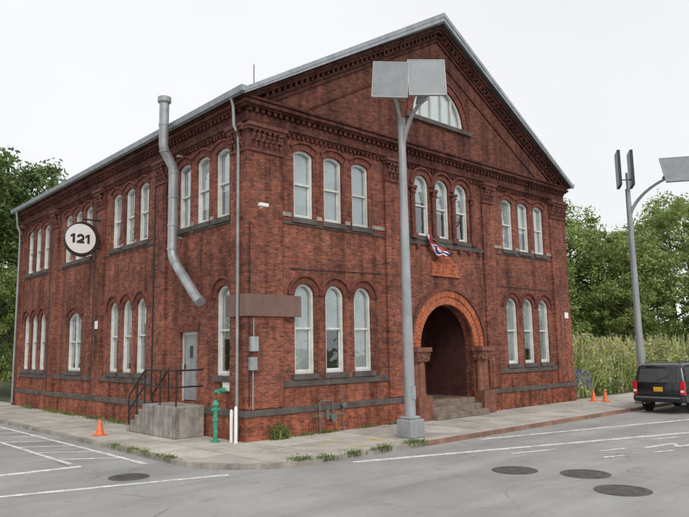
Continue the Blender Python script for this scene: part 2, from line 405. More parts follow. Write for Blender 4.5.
band(.08,8.70,8.76); band(.13,8.76,8.82); band(.09,8.82,9.06); band(.20,9.18,9.24); band(.27,9.24,9.33); band(.23,9.33,9.39); band(.28,9.39,9.45)
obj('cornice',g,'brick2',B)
g=G(); 
n=int(W/.21)
for i in range(n+1):
    u=i*W/n; g.box(u-.052,u+.052,-.17,-.005,9.06,9.18)
n=int(L/.21)
for i in range(1,n+1):
    u=i*L/n; g.box(-.17,-.005,u-.052,u+.052,9.06,9.18)
obj('dentils',g,'brick2',B)
g=G()
for a,b2 in ((1.15,5.4),(6.1,W-6.1),(W-5.4,W-1.15)):
    k=int((b2-a)/.17)
    for i in range(k): u=a+(i+.5)*(b2-a)/k; g.box(u-.045,u+.045,-.07,-.003,8.60,8.70)
for a,b2 in ((.72,4.62),(5.32,9.68),(10.38,14.65),(15.35,19.3)):
    k=int((b2-a)/.17)
    for i in range(k): u=a+(i+.5)*(b2-a)/k; g.box(-.07,-.003,u-.045,u+.045,8.60,8.70)
obj('corbel_table',g,'brick2',B)
def rake(o0,o1,p,q=.002):
    z=lambda x:PK+.03-m_*abs(x-CX)
    zmin=9.455
    def lim(o): return CX-(PK+.03-o-zmin)/m_
    P=[(lim(o0),zmin),(CX,z(CX)-o0),(2*CX-lim(o0),zmin),(2*CX-lim(o1),zmin),(CX,z(CX)-o1),(lim(o1),zmin)]
    g.prism([P[0],P[1],P[4],P[5]],-p,-q); g.prism([P[1],P[2],P[3],P[4]],-p,-q)
g=G(); rake(.0,.16,.28); rake(.16,.26,.21); rake(.38,.45,.12); rake(.45,.60,.06); rake(1.22,1.28,.04)
obj('raking_cornice',g,'brick2',B)
g=G(); k=int(8.1/.21)
for s_ in (-1,1):
    for i in range(1,k+1):
        x=CX+s_*i*8.1/k; zt=PK+.03-m_*abs(x-CX)
        if zt-.44<9.48: continue
        dx=.05
        P=[(x-dx,zt-.378+s_*m_*dx),(x+dx,zt-.378-s_*m_*dx),(x+dx,zt-.262-s_*m_*dx),(x-dx,zt-.262+s_*m_*dx)]
        g.prism(P,-.17,-.004)
obj('raking_dentils',g,'brick2',B)
# roof
OV=.35; mr=.592; rt=lambda x:14.76-mr*abs(x-CX)
for s_ in (-1,1):
    xe=CX+s_*(CX+OV)
    g=G(); P=[(CX,rt(CX)),(xe,rt(xe)),(xe,9.465),(CX,PK+.02)]
    obj('roof',g.prism(P,-.42,L+.35),'roof',B)
g=G()
for s_ in (-1,1):
    xe=CX+s_*(CX+OV+.04)
    g.prism([(CX,rt(CX)+.03),(xe,rt(xe)+.03),(xe,rt(xe)-.09),(CX,rt(CX)-.13)],-.47,-.425)
    g.prism([(CX,rt(CX)-.13),(xe,rt(xe)-.09),(xe,rt(xe)-.15),(CX,rt(CX)-.30)],-.445,-.415)
obj('fascia',g,'fascia',B)
g=G()
for s_ in (-1,1):
    x0=CX+s_*(CX+OV+.002); x1=CX+s_*(CX+OV+.13); x2=CX+s_*(CX+OV+.16)
    g.prism([(x1,9.44),(x0,9.42),(x0,9.60),(x2,9.60)],-.46,L+.35)
obj('gutter',g,'fascia',B)
lw=obj('lunette_window',G().prism([(CX+(LR-.05)*math.cos(t),10.65+(LR-.05)*math.sin(t)) for t in [math.pi*i/24 for i in range(25)]],.15,.155),'glass',B)
g=G(); pts=[math.pi*i/24 for i in range(25)]
g.ring([(CX+(LR-.005)*math.cos(t),10.625+(LR-.005)*math.sin(t)) for t in pts],[(CX+(LR-.11)*math.cos(t),10.70+(LR-.14)*math.sin(t)) for t in pts],.05,.14)
for a in (-.85,-.3,.3,.85):
    g.box(CX+a-.035,CX+a+.035,.07,.138,10.7,10.7+math.sqrt((LR-.12)**2-a*a)-.02)
obj('frame',g,'frame',lw)
obj('blind',G().prism([(CX+(LR-.1)*math.cos(t),10.68+(LR-.1)*math.sin(t)) for t in pts],.165,.17),'white',lw)
g=G().wedges(CX,10.62,LR+.01,LR+.26,0,math.pi,36,.012,-.03,.05).wedges(CX,10.62,LR+.262,LR+.33,0,math.pi,36,.004,-.08,.04)
obj('lunette_arch',g,'wvouss',lw)
obj('sill',G().box(CX-1.85,CX+1.85,-.10,.045,10.46,10.618),'stone',lw)
# entrance
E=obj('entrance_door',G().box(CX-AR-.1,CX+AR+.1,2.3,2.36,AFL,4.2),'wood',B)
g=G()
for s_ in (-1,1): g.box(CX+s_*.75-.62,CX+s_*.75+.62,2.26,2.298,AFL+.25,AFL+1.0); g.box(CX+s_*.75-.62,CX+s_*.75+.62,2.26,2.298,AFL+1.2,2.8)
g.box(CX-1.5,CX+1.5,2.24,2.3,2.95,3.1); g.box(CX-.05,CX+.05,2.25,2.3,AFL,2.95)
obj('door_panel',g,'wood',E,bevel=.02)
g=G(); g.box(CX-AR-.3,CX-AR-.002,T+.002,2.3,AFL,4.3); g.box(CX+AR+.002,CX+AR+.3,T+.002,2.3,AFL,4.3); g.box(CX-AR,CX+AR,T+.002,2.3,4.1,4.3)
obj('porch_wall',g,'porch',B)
obj('porch_floor',G().box(CX-AR-.3,CX+AR+.3,T+.001,2.39,.3,AFL-.002),'stone',B)
g=G().wedges(CX,ASZ,AR+.003,AR+.27,0,math.pi,37,.014,-.08,.06).wedges(CX,ASZ,AR+.275,AR+.50,0,math.pi,45,.014,-.12,.03)
EA=obj('entrance_arch',g,'vouss',B)
obj('hood_mould',G().wedges(CX,ASZ,AR+.503,AR+.60,-.02,math.pi+.02,50,.002,-.18,.02),'terra',EA)
for s_ in (-1,1):
    x=CX+s_*(AR+.27)
    g=G()
    for dx_,dy_ in ((-.155,-.17),(.155,-.17),(0,-.27)):
        X,Y=x+dx_,dy_
        g.tube([(X,Y,AFL+.22),(X,Y,AFL+.27),(X,Y,AFL+.32),(X,Y,1.92)],[.155,.16,.125,.115],14)
    g.box(x-.34,x+.34,-.46,-.001,.003,AFL+.22); g.box(x-.2,x+.2,-.12,-.0012,AFL+.22,1.92)
    c_=obj('column',g,'colstone',B,smooth=True)
    g=G(); g.box(x-.31,x+.31,-.40,-.0012,1.92,2.2); g.box(x-.38,x+.38,-.48,-.0015,2.24,2.385); g.box(x-.34,x+.34,-.43,-.0018,2.2,2.24)
    for i in range(26):
        g.blob((x+random.uniform(-.31,.31),-.40+random.uniform(-.03,.02),1.95+.24*random.random()),.05,.045,.055,6,random.random())
    for i in range(12):
        g.blob((x+(-s_)*.31,-.05-.34*random.random(),1.95+.24*random.random()),.045,.05,.055,6,random.random())
    obj('capital',g,'colstone',c_)
g=G(); pl=[(CX-.72,4.95),(CX+.72,4.95),(CX+.72,5.38),(CX+.5,5.40),(CX+.42,5.5)]+[(CX+.36*math.cos(t),5.5+.16*math.sin(t)) for t in [math.pi*i/10 for i in range(11)]]+[(CX-.42,5.5),(CX-.5,5.40),(CX-.72,5.38)]
g.prism(pl,-.05,-.001); g.box(CX-.80,CX+.80,-.08,-.0015,4.88,4.948)
rr=random.Random(9)
for i in range(60):
    u=CX+rr.uniform(-.62,.62); z=rr.uniform(5.02,5.34 if abs(u-CX)>.35 else 5.56); s_=rr.uniform(.03,.065)
    g.blob((u,-.055,z),s_*1.3,.03,s_,6,rr.random())
for s_ in (-1,1):
    for i in range(12):
        t=i*.5; q=.13-.009*i; g.blob((CX+s_*.38+q*math.cos(t)*s_,-.07,5.2+q*math.sin(t)),.028,.03,.028)
obj('plaque',g,'vouss',B)
g=G()
for i in range(3):
    g.box(CX-1.42,CX+1.42,-.06-.3*i,(-.06-.3*(i-1)) if i else .34,0,AFL-.185*i-.012)
obj('steps',g,'stepst',B,bevel=.025)
g=G()
for i in range(8):
    u=6.4+i*(W-12.8)/7; g.box(u-.06,u+.06,-.13,-.004,5.78,5.925)
obj('sill_bracket',g,'terra',B,bevel=.02)
g=G()
for c in (CX-.56,CX+.56,CX-1.68,CX+1.68):
    g.tube([(c,-.09,6.3),(c,-.09,7.7)],.085,10); g.box(c-.14,c+.14,-.19,-.003,7.88,7.97); g.box(c-.13,c+.13,-.18,-.003,6.12,6.3)
    for i in range(14):
        g.blob((c+random.uniform(-.1,.1),-.13+random.uniform(-.03,.02),7.7+random.uniform(0,.17)),.045,.045,.055)
obj('colonnette',g,'terra',B)
# side door
D=obj('door',G().box(.12,.17,2.70,3.65,.93,2.93),'door',B)
obj('frame',G().box(.10,.2,2.652,2.72,.9,2.978).box(.10,.2,3.63,3.698,.9,2.978).box(.10,.2,2.72,3.63,2.90,2.978),'frame',D)
obj('door_light',G().box(.11,.119,3.08,3.26,2.2,2.55),'carglass',D)
obj('handle',G().tube([(.09,3.52,1.85),(.09,3.52,2.0)],.02,8),'darkmetal',D)
g=G()
for i in range(12): g.box(-.03,-.001,2.5+i*.115,2.5+i*.115+.1,2.98,3.2)
obj('lintel',g,'wvouss',B)
# vent duct
DY=3.66
pts=[(-.34,1.88,3.80),(-.34,2.1,3.92),(-.34,3.40,5.06),(-.34,3.60,5.30),(-.34,DY,5.55),(-.34,DY,8.0),(-.38,DY,8.2),(-.66,DY,8.65),(-.70,DY,8.85),(-.70,DY,10.2)]
vd=obj('vent_duct',G().tube(pts,.15,16),'metal',B,smooth=True)
g=G()
for a,b2 in ((2,3),(4,5),(5,6),(7,8)):
    p=Vector(pts[a]); d=(Vector(pts[b2])-p).normalized(); g.tube([p-d*.03,p+d*.03],.167,16)
for z in (6.3,7.2,9.5): 
    x=-.34 if z<8 else -.70; g.tube([(x,DY,z-.025),(x,DY,z+.025)],.165,16)
g.tube([(-.7,DY,10.2),(-.7,DY,10.25),(-.7,DY,10.4),(-.7,DY,10.45)],[.16,.21,.21,.1],16)
g.box(-.2,0,DY-.05,DY+.05,5.9,5.96)
g.box(-.2,0,DY-.05,DY+.05,8.55,8.61)
obj('duct_collar',g,'metal',vd,smooth=True)
obj('downspout',G().tube([(-.17,.22,.1),(-.17,.22,8.4),(-.32,.22,8.65),(-.34,.22,9.2),(-.42,.22,9.45)],.045,10),'metal',B,smooth=True)
obj('downspout',G().tube([(6.17,-.08,.85),(6.17,-.08,8.6)],.045,10),'darkmetal',B,smooth=True)
obj('downspout',G().tube([(-.2,L-.4,.1),(-.2,L-.4,8.4),(-.34,L-.4,8.7),(-.42,L-.4,9.45)],.05,10),'metal',B,smooth=True)
for a in (5.45,10.5,15.5):
    obj('conduit',G().tube([(-.05,a,.85),(-.05,a,8.5)],.03,8),'darkmetal',B)
obj('conduit',G().tube([(.0,-.11,.9),(.0,-.115,2.0),(.0,-.115,5.9)],.015,8),'darkmetal',B)
obj('conduit',G().tube([(1.45,-.03,4.7),(5.2,-.03,4.78)],.012,6).tube([(11.6,-.03,4.72),(15.6,-.03,4.7)],.012,6),'darkmetal',B)
obj('antenna',G().tube([(.0,-.3,9.6),(.0,-.3,10.35)],.013,6),'darkmetal',B)
mb=obj('meter_box',G().box(-.02,.22,-.25,-.092,2.35,2.75),'metal',B,bevel=.02)
obj('meter_box',G().box(-.04,.19,-.23,-.092,1.85,2.2),'metal',B,bevel=.02)
obj('conduit',G().tube([(.12,-.13,2.75),(.12,-.13,3.25)],.02,8).tube([(.1,-.13,.82),(.1,-.13,1.85)],.02,8),'metal',mb)
obj('notice_plate',G().box(-.115,-.095,9.9,10.15,3.3,3.6),'white',B)
obj('notice_plate',G().box(W-.45,W-.15,-PP-.02,-PP-.002,3.55,3.8),'white',B)
# ---------------- signs
sb=empty('corner_sign_board',(0,0,3.3),'blank brown board wrapped around the building corner','sign')
obj('panel',G().box(-.15,1.75,-.15,-.10,.0,.60),'brown',sb,bevel=.008)
obj('panel',G().box(-.15,-.11,-.098,.165,.0,.60).box(-.15,-.11,.275,.85,.0,.60),'brown',sb,bevel=.008)
hs=empty('hanging_sign',(-.80,9.95,6.68),'round dark brown blade sign with white oval reading 121','sign')
el=lambda rx,rz,cx=0:[(cx+rx*math.cos(2*math.pi*i/48),rz*math.sin(2*math.pi*i/48)) for i in range(48)]
obj('sign_disc',G().prism(el(.66,.66),-.12,.12),'signdark',hs,bevel=.02)
obj('sign_face',G().prism(el(.565,.56,-.085),-.135,-.121),'white',hs)
g=G(); w_=.085; Hh=.35
def stroke(P,cx):
    n=len(P); Lp=[];Rp=[]
    for i in range(n):
        a=Vector(P[max(i-1,0)]); b2=Vector(P[min(i+1,n-1)]); d=(b2-a).normalized(); nn=Vector((-d.y,d.x))*w_/2
        q=Vector(P[i]); Lp.append((cx+(q+nn).x,(q+nn).y)); Rp.append((cx+(q-nn).x,(q-nn).y))
    for i in range(n-1): g.prism([Lp[i],Lp[i+1],Rp[i+1],Rp[i]],-.15,-.136)
def one(cx): g.prism([(cx,-Hh/2),(cx+.085,-Hh/2),(cx+.085,Hh/2),(cx+.02,Hh/2),(cx-.08,Hh/2-.07),(cx-.08,Hh/2-.15),(cx,Hh/2-.10)],-.15,-.136)
one(-.09-.30); one(-.09+.25)
g2x=-.095
arcP=[(.1*math.cos(math.radians(t)),Hh/2-.142+.1*math.sin(math.radians(t))) for t in range(172,-50,-14)]
stroke(arcP+[(-.08,-Hh/2+.05)],g2x)
g.prism([(g2x-.14,-Hh/2),(g2x+.14,-Hh/2),(g2x+.14,-Hh/2+.08),(g2x-.14,-Hh/2+.08)],-.151,-.136)
obj('lettering',g,'signdark',hs)
obj('bracket',G().tube([(0.0,0,.64),(0.0,0,.78),(.70,0,.78)],.03,8).tube([(.55,0,-.3),(.70,0,-.3)],.03,8),'darkmetal',hs)
fl=empty('flag',(7.4,-.14,6.28),'loose bunched red white and blue flag slung below the windows','flag')
fl.scale=(.85,.9,.9)
obj('pole',G().tube([(-.05,.0,.06),(1.15,-.25,-.62)],.013,6),'metal',fl)
def cloth(u0,u1,n=20,m=3):
    vs=[];fs=[]
    for i in range(n+1):
        t=i/n
        for j in range(m+1):
            a=u0+(u1-u0)*j/m
            wd=.16+.18*math.sin(math.pi*min(1,t*1.15))+.10*t
            x=1.1*t-.08*a+.03*math.sin(22*t+4*a); y=-.03-.24*t-.06*math.sin(8*a+11*t)-.04*math.sin(23*t); z=.05-.62*t-.14*math.sin(math.pi*t)-a*wd+.045*math.sin(17*t+3*a)
            vs.append((x,y,z))
    for i in range(n):
        for j in range(m):
            q=i*(m+1)+j; fs.append((q,q+1,q+m+2,q+m+1))
    return G().add(vs,fs)
for a,b2,mm in ((0,.3,'red'),(.3,.48,'white'),(.48,.72,'blue'),(.72,.84,'white'),(.84,1,'red')):
    obj('cloth',cloth(a,b2),mm,fl,fix=False,smooth=True)
sc=empty('security_camera',(.35,-.09,6.3),'small white security camera on a wall bracket','camera')
obj('arm',G().tube([(0,0,0),(0,-.2,.03)],.02,8),'white',sc); obj('housing',G().box(-.2,.1,-.30,-.18,0,.1),'white',sc,bevel=.02)
# ---------------- stoop
st=empty('stoop',(0,0,0),'stained concrete stoop with steps and black pipe railing','stoop')
g=G().box(-1.1,-.155,1.9,3.9,0,.87)
for i in range(4): g.box(-1.08,-.16,3.9+.27*i,3.9+.27*(i+1),0,.87-.175*(i+1))
obj('steps',g,'conc',st,bevel=.03)
g=G(); R=.024; X=-1.03
for y in (1.95,2.9,3.88): g.tube([(X,y,.86),(X,y,1.86)],R,8)
g.tube([(X,1.95,1.86),(X,3.88,1.86),(X,4.95,1.05)],R,8); g.tube([(X,1.95,1.4),(X,3.88,1.4),(X,4.95,.6)],R,8)
g.tube([(X,4.95,.02),(X,4.95,1.05)],R,8); g.tube([(X,4.4,.4),(X,4.4,1.46)],R,8)
g.tube([(X,1.95,1.86),(-.2,1.95,1.86)],R,8); g.tube([(X,1.95,1.4),(-.2,1.95,1.4)],R,8)
g.tube([(-.26,3.88,.86),(-.26,3.88,1.86),(-.26,4.95,1.05),(-.26,4.95,.02)],R,8)
obj('railing',g,'darkmetal',st,smooth=True)
fp_=empty('fire_standpipe',(-.62,.55,0),'green painted fire standpipe beside the wall','standpipe')
obj('pipe',G().tube([(0,0,0),(0,0,.95)],.06,12).tube([(0,0,.0),(0,0,.04)],.12,12).tube([(0,0,.55),(0,0,.62)],.08,12),'green',fp_,smooth=True)
obj('valve',G().tube([(0,0,.95),(0,0,1.02),(0,0,1.1)],[.09,.09,.03],12).tube([(-.12,0,.85),(.12,0,.85)],.045,10),'green',fp_,smooth=True)
fc=empty('fire_connection',(-.11,.95,1.3),'green twin fire hose connection on the wall','standpipe')
obj('body',G().tube([(0,0,0),(-.15,0,0)],[.09,.07],12).tube([(-.12,0,0),(-.23,.1,-.03)],.05,10).tube([(-.12,0,0),(-.23,-.1,-.03)],.05,10),'green',fc,smooth=True)
obj('plate',G().box(.07,.10,-.2,.2,-.02,.3),'white',fc)
def bollard(x,y,h):
    bo=empty('bollard',(x,y,0),'white painted steel pipe bollard at the corner','bollard','white pipe bollards')
    obj('post',G().tube([(0,0,0),(0,0,h-.07),(0,0,h-.02),(0,0,h)],[.045,.045,.03,.01],12),'white',bo,smooth=True)
bollard(-.38,-.05,.95); bollard(-.34,.22,.85)
gm=empty('gas_meter',(2.35,-.2,0),'grey gas pipes and valves against the plinth','gas pipes')
g=G().tube([(0,0,0),(0,0,.85),(.05,0,.9),(.45,0,.9),(.5,0,.85),(.5,0,.45)],.022,8).tube([(-.25,0,.5),(.9,0,.5)],.02,8).tube([(.9,0,0),(.9,0,1.1)],.022,8).tube([(.25,-.05,.4),(.25,-.05,.65)],.055,10)
obj('pipework',g,'dullpipe',gm,smooth=True)
obj('regulator',G().tube([(.5,-.08,.4),(.5,.02,.4)],.10,14).tube([(.9,-.08,.75),(.9,.02,.75)],.08,14),'dullpipe',gm,smooth=True)
# ---------------- street lamp
def lamp(loc,label,reach,pz,ptilt,pyaw,pmat,hw,z0,ztop):
    p=empty('street_lamp',loc,label,'street lamp','solar street lamps')
    obj('pole',G().tube([(0,0,.5),(0,0,4.5),(0,0,8.9)],[.155,.13,.10],16),'pole',p,smooth=True)
    obj('base',G().box(-.27,.27,-.27,.27,0,.48).box(-.2,.2,-.2,.2,.48,.56),'pole',p,bevel=.03)
    obj('hand_hole',G().box(-.07,.07,-.165,-.14,1.0,1.35),'metal',p)
    arm=[]; n=14
    for i in range(n+1):
        t=i/n*math.pi/2; arm.append((0,-reach*(1-math.cos(t))**.85,z0+(ztop-z0)*math.sin(t)))
    obj('arm',G().tube(arm,[.075-.03*i/n for i in range(n+1)],12),'pole',p,smooth=True)
    k=arm[n-3] ; q=arm[n-1]
    obj('lamp_head',G().tube([(0,k[1]+.1,k[2]+.02),(0,k[1],k[2]+.07),(0,q[1]+.08,q[2]+.13),(0,q[1]-.05,q[2]+.2)],[.05,.11,.16,.12],12),'panel',p,smooth=True)
    R1=obj('reflector_panel',G().box(-hw,hw,-.03,.03,-hw*1.05,hw*1.05),pmat,p); R1.location=(0,-reach,pz)
    R1.rotation_euler=(math.radians(ptilt),0,math.radians(pyaw))
    e=hw+.025; f=hw*1.05
    obj('frame',G().box(-e,e,-.04,.04,f,f+.025).box(-e,e,-.04,.04,-f-.025,-f).box(-e,-hw,-.04,.04,-f,f).box(hw,e,-.04,.04,-f,f).box(-.02,.02,.032,.06,-f,f),'pole',R1)
    return p
lp=lamp((3.45,-2.68,0),'tall grey steel street lamp with paired grey panels on the kerbside',1.0,9.80,-8,-40,'panel',.50,7.8,9.2)
# second panel beside the first one, nearly in the same plane
aa=math.radians(-46); uu=Vector((math.cos(math.radians(-40)),math.sin(math.radians(-40)),0))
sp1=obj('side_panel',G().box(-.48,.48,-.03,.03,-.53,.53),'solar',lp); q=Vector((0,-1.0,9.80))-uu*1.02
sp1.location=(q.x,q.y,9.74); sp1.rotation_euler=(math.radians(-8),math.radians(4),aa)
g=G()
g.box(-.50,.50,-.035,.035,.53,.55); g.box(-.50,.50,-.035,.035,-.55,-.53); g.box(-.50,-.48,-.035,.035,-.53,.53); g.box(.48,.50,-.035,.035,-.53,.53)
obj('frame',g,'pole',sp1)
obj('mast',G().tube([(0,0,8.5),(-.12,-.06,8.85),(-.4,-.2,9.2),(q.x*.85,q.y*.85,9.5)],.045,8),'pole',lp,smooth=True)
l2=lamp((17.3,-2.9,0),'tall grey street lamp with dark upright panels beside the reeds',2.2,9.30,-35,-55,'solar',.66,7.6,9.1)
for lx in ((-.26,.22),(.14,-.14)):
    k=obj('side_panel',G().box(-.45,.45,-.06,.06,-.75,.75),'darkpanel',l2); k.location=(*lx,9.75); k.rotation_euler=(0,0,math.radians(32))
obj('mast',G().tube([(0,0,8.9),(0,0,9.6)],.05,8).tube([(-.26,.22,9.3),(.14,-.14,9.3)],.03,8),'pole',l2)
# ---------------- cones
def cone(loc,label):
    c=empty('traffic_cone',loc,label,'traffic cone','orange traffic cones')
    obj('base',G().box(-.17,.17,-.17,.17,0,.03),'orange',c,bevel=.01)
    obj('body',G().tube([(0,0,.03),(0,0,.05),(0,0,.44),(0,0,.46)],[.14,.125,.035,.02],16),'orange',c,smooth=True)
    return c
c1=cone((-2.1,4.5,0),'orange traffic cone standing on the pavement')
c2=clone(c1,(17.0,-.9,0)); c2['label']='orange traffic cone near the building end'
c3=clone(c1,(17.15,-1.35,0)); c3['label']='orange traffic cone near the building end'
# ---------------- car
car=empty('parked_car',(14.4,-4.72,-.1),'black four-wheel-drive with large rear window parked at the kerb','car')
HW=.9
def arcp(cx,r,n=8): return [(cx+r*math.cos(math.pi*i/n),.36+r*math.sin(math.pi*i/n)) for i in range(n+1)]
prof=[(.06,.40),(.01,.55),(0,.95),(.03,1.08),(.19,1.60),(.26,1.69),(.36,1.74),(.6,1.77),(1.5,1.79),(2.5,1.77),(2.70,1.71),(3.2,1.16),(3.4,1.10),(4.35,1.03),(4.54,.93),(4.58,.6),(4.5,.38)]
prof=prof+[(3.99,.36)]+arcp(3.6,.39)[1:]+arcp(.95,.39)
secs=[-HW,-HW+.05,-HW+.14,HW-.14,HW-.05,HW]
shr=[.955,.985,1,1,.985,.955]
TU=.20
g=G(); n=len(prof); vs=[]
ccx,ccz=2.3,.85
for y,sh in zip(secs,shr):
    for x,z in prof:
        yy=y*(1-max(0,z-1.05)*TU)
        vs.append((ccx+(x-ccx)*(1-(1-sh)*.6),yy,ccz+(z-ccz)*sh))
fs=[]; ns=len(secs)
for s_ in range(ns-1):
    for i in range(n): j=(i+1)%n; fs.append((s_*n+i,s_*n+j,(s_+1)*n+j,(s_+1)*n+i))
fs.append(tuple(range(n))); fs.append(tuple((ns-1)*n+i for i in range(n)))
g.add(vs,fs); obj('body',g,'car',car,bevel=.02,smooth=True)
yw=lambda z:HW*(1-max(0,z-1.05)*TU)
def xr(z): return .03+(z-1.08)*(.16/.52)
def rearquad(y0,y1,z0,z1,o0,o1,tp=.04):
    return G().add([(xr(z0)+o0,y0,z0),(xr(z0)+o0,y1,z0),(xr(z1)+o0,y1-tp,z1),(xr(z1)+o0,y0+tp,z1),(xr(z0)+o1,y0,z0),(xr(z0)+o1,y1,z0),(xr(z1)+o1,y1-tp,z1),(xr(z1)+o1,y0+tp,z1)],
      [(0,1,2,3),(4,5,6,7),(0,1,5,4),(1,2,6,5),(2,3,7,6),(3,0,4,7)])
obj('rear_window',rearquad(-.72,.72,1.10,1.58,-.014,.03),'carglass',car,bevel=.012)
obj('wiper',G().tube([(xr(1.16)-.03,.05,1.16),(xr(1.3)-.03,-.35,1.32)],.008,6),'darkmetal',car)
for s_ in (-1,1):
    for q in ([(.30,1.12),(1.18,1.12),(1.18,1.62),(.42,1.62)],[(1.26,1.12),(2.05,1.12),(2.05,1.62),(1.26,1.62)],[(2.13,1.12),(3.05,1.12),(2.66,1.62),(2.13,1.62)]):
        g=G(); vs=[(x,s_*(yw(z)+.008),z) for x,z in q]+[(x,s_*(yw(z)-.03),z) for x,z in q]
        g.add(vs,[(0,1,2,3),(4,5,6,7),(0,1,5,4),(1,2,6,5),(2,3,7,6),(3,0,4,7)]); obj('side_window',g,'carglass',car)
    tl=obj('tail_light',G().box(-.02,.14,s_*(HW-.07)-.075,s_*(HW-.07)+.075,.66,1.14),'taillight',car,bevel=.015)
    obj('reversing_lens',G().box(-.026,-.021,s_*(HW-.07)-.055,s_*(HW-.07)+.055,.76,.84),'white',tl)
    obj('mirror',G().box(2.85,3.0,s_*(HW+.1)-.1,s_*(HW+.1)+.1,1.12,1.28),'car',car,bevel=.03)
    obj('door_line',G().box(1.215,1.225,s_*(HW+.002)-.004,s_*(HW+.002)+.004,.5,1.04).box(2.09,2.10,s_*(HW+.002)-.004,s_*(HW+.002)+.004,.5,1.04).box(.3,4.2,s_*(HW+.01)-.012,s_*(HW+.01)+.012,.72,.78),'darkmetal',car)
    obj('roof_rail',G().tube([(.5,s_*.60,1.75),(.55,s_*.60,1.83),(2.3,s_*.60,1.83),(2.4,s_*.60,1.75)],.018,8),'darkmetal',car)
    for x in (.95,3.6):
        g=G(); yo=s_*(HW-.11)
        g.tube([(x,yo-.11,.36),(x,yo-.09,.36),(x,yo+.09,.36),(x,yo+.11,.36)],[.33,.36,.36,.33],28)
        w2=obj('wheel',g,'rubber',car,smooth=True)
        g=G().tube([(x,yo+s_*.09,.36),(x,yo+s_*.118,.36)],.21,24)
        for i in range(6):
            a=i*math.pi/3; g.tube([(x,yo+s_*.12,.36),(x+.19*math.cos(a),yo+s_*.118,.36+.19*math.sin(a))],.03,6)
        obj('rim',g,'chrome',w2)
obj('bumper',G().box(-.14,.16,-HW+.03,HW-.03,.44,.64),'darkmetal',car,bevel=.05)
obj('bumper_strip',G().box(-.152,-.141,-HW+.12,HW-.12,.56,.59),'chrome',car)
obj('licence_plate',G().box(-.022,-.004,-.16,.16,.78,.94),'plate',car,bevel=.004)
obj('handle',G().box(-.02,0.01,-.12,.12,1.0,1.04),'darkmetal',car)
obj('exhaust',G().tube([(-.08,.5,.36),(.4,.5,.36)],.03,8),'chrome',car)
# ---------------------------------------------------------------- ground
obj('ground',G().box(-700,700,-700,700,-1,-.112),'earth',kind='structure',label='wide rough grassy earth')
obj('road',G().box(-40,95,-30,90,-.111,-.10),'asphalt',kind='structure',label='worn cracked grey asphalt roadway')
KX,KY,KR=-2.75,-3.62,2.3
def cor(x0,y0,r,n=14): return [(x0+r-r*math.cos(math.pi/2*i/n),y0+r-r*math.sin(math.pi/2*i/n)) for i in range(n+1)]
path=[(KX,80)]+cor(KX,KY,KR)+[(3.0,KY)]
ipath=[(KX+.16,80)]+cor(KX+.16,KY+.16,KR-.16)+[(3.0,KY+.16)]
def strip(a,b2,z0,z1):
    g=G(); n=len(a); v=[(x,y,z1) for x,y in a]+[(x,y,z1) for x,y in b2]+[(x,y,z0) for x,y in a]+[(x,y,z0) for x,y in b2]
    f=[]
    for i in range(n-1): f+=[(i,i+1,n+i+1,n+i),(2*n+i,2*n+i+1,i+1,i),(n+i,n+i+1,3*n+i+1,3*n+i)]
    return g.add(v,f)
obj('kerb',strip(path,ipath,-.13,.004),'kerb',kind='structure',label='pale stone kerb')
obj('kerb_rusty',G().box(3.0,85,KY,KY+.16,-.13,.004),'kerbred',kind='structure',label='rust-stained kerb edge')
poly=[(KX+.16,80)]+cor(KX+.16,KY+.16,KR-.16)+[(85,KY+.16),(85,.2),(.2,.2),(.2,80)]
n=len(poly); g=G().add([(x,y,0) for x,y in poly]+[(x,y,-.13) for x,y in poly],[tuple(range(n))]+[(i,(i+1)%n,n+(i+1)%n,n+i) for i in range(n)])
obj('pavement',g,'walk',kind='structure',label='concrete flagged pavement')
obj('lot_ground',G().box(.21,85,.21,80,-.1105,-.006),'earth',kind='structure')
def line(name,a,b2,w,z=-.0955,mat='paint',lab='worn white painted road line'):
    a=Vector((*a,0)); b2=Vector((*b2,0)); d=(b2-a).normalized(); nrm=Vector((-d.y,d.x,0))*w/2
    g=G(); k=max(1,int((b2-a).length/.4)); v=[];f=[]
    rr=random.Random(int(a.x*100)+int(a.y*37))
    for i in range(k+1):
        p=a.lerp(b2,i/k); v+= [p+nrm*rr.uniform(.8,1.1)+Vector((0,0,z)),p-nrm*rr.uniform(.8,1.1)+Vector((0,0,z))]
    for i in range(k): f.append((2*i,2*i+1,2*i+3,2*i+2))
    g.add(v,f)
    return obj(name,g,mat,kind='structure',label=lab)
line('road_marking',(.1,-3.98),(11.5,-8.1),.20)
line('road_marking',(4.9,-3.9),(14.8,-6.7),.19)
line('road_marking',(-7.5,.5),(-4.3,.10),.24)
line('road_marking',(-11,-.55),(-2.6,-3.2),.17)
line('road_marking',(-3.15,-.7),(-3.15,16),.13)
line('road_marking',(-4.35,.6),(-4.35,16),.12,-.0948)
for i in range(10): line('road_marking',(-3.22,.6+i*1.5),(-4.28,1.5+i*1.5),.13,-.0940)
ZZ=[(6.2,-7.75),(7.35,-7.95),(6.85,-8.25),(8.1,-8.5),(7.6,-8.85),(9.0,-9.15)]
for i,(a,b2) in enumerate(zip(ZZ[:-1],ZZ[1:])): line('road_marking',a,b2,.13,-.0955+.0007*i)
for a,b2 in (((3.3,-5.9),(4.6,-6.3)),((5.0,-7.2),(5.8,-7.45)),((4.2,-7.7),(4.8,-7.9)),((7.6,-7.25),(8.6,-7.6)),((5.6,-8.2),(6.2,-8.4))):
    line('road_marking',a,b2,.12,-.0925)
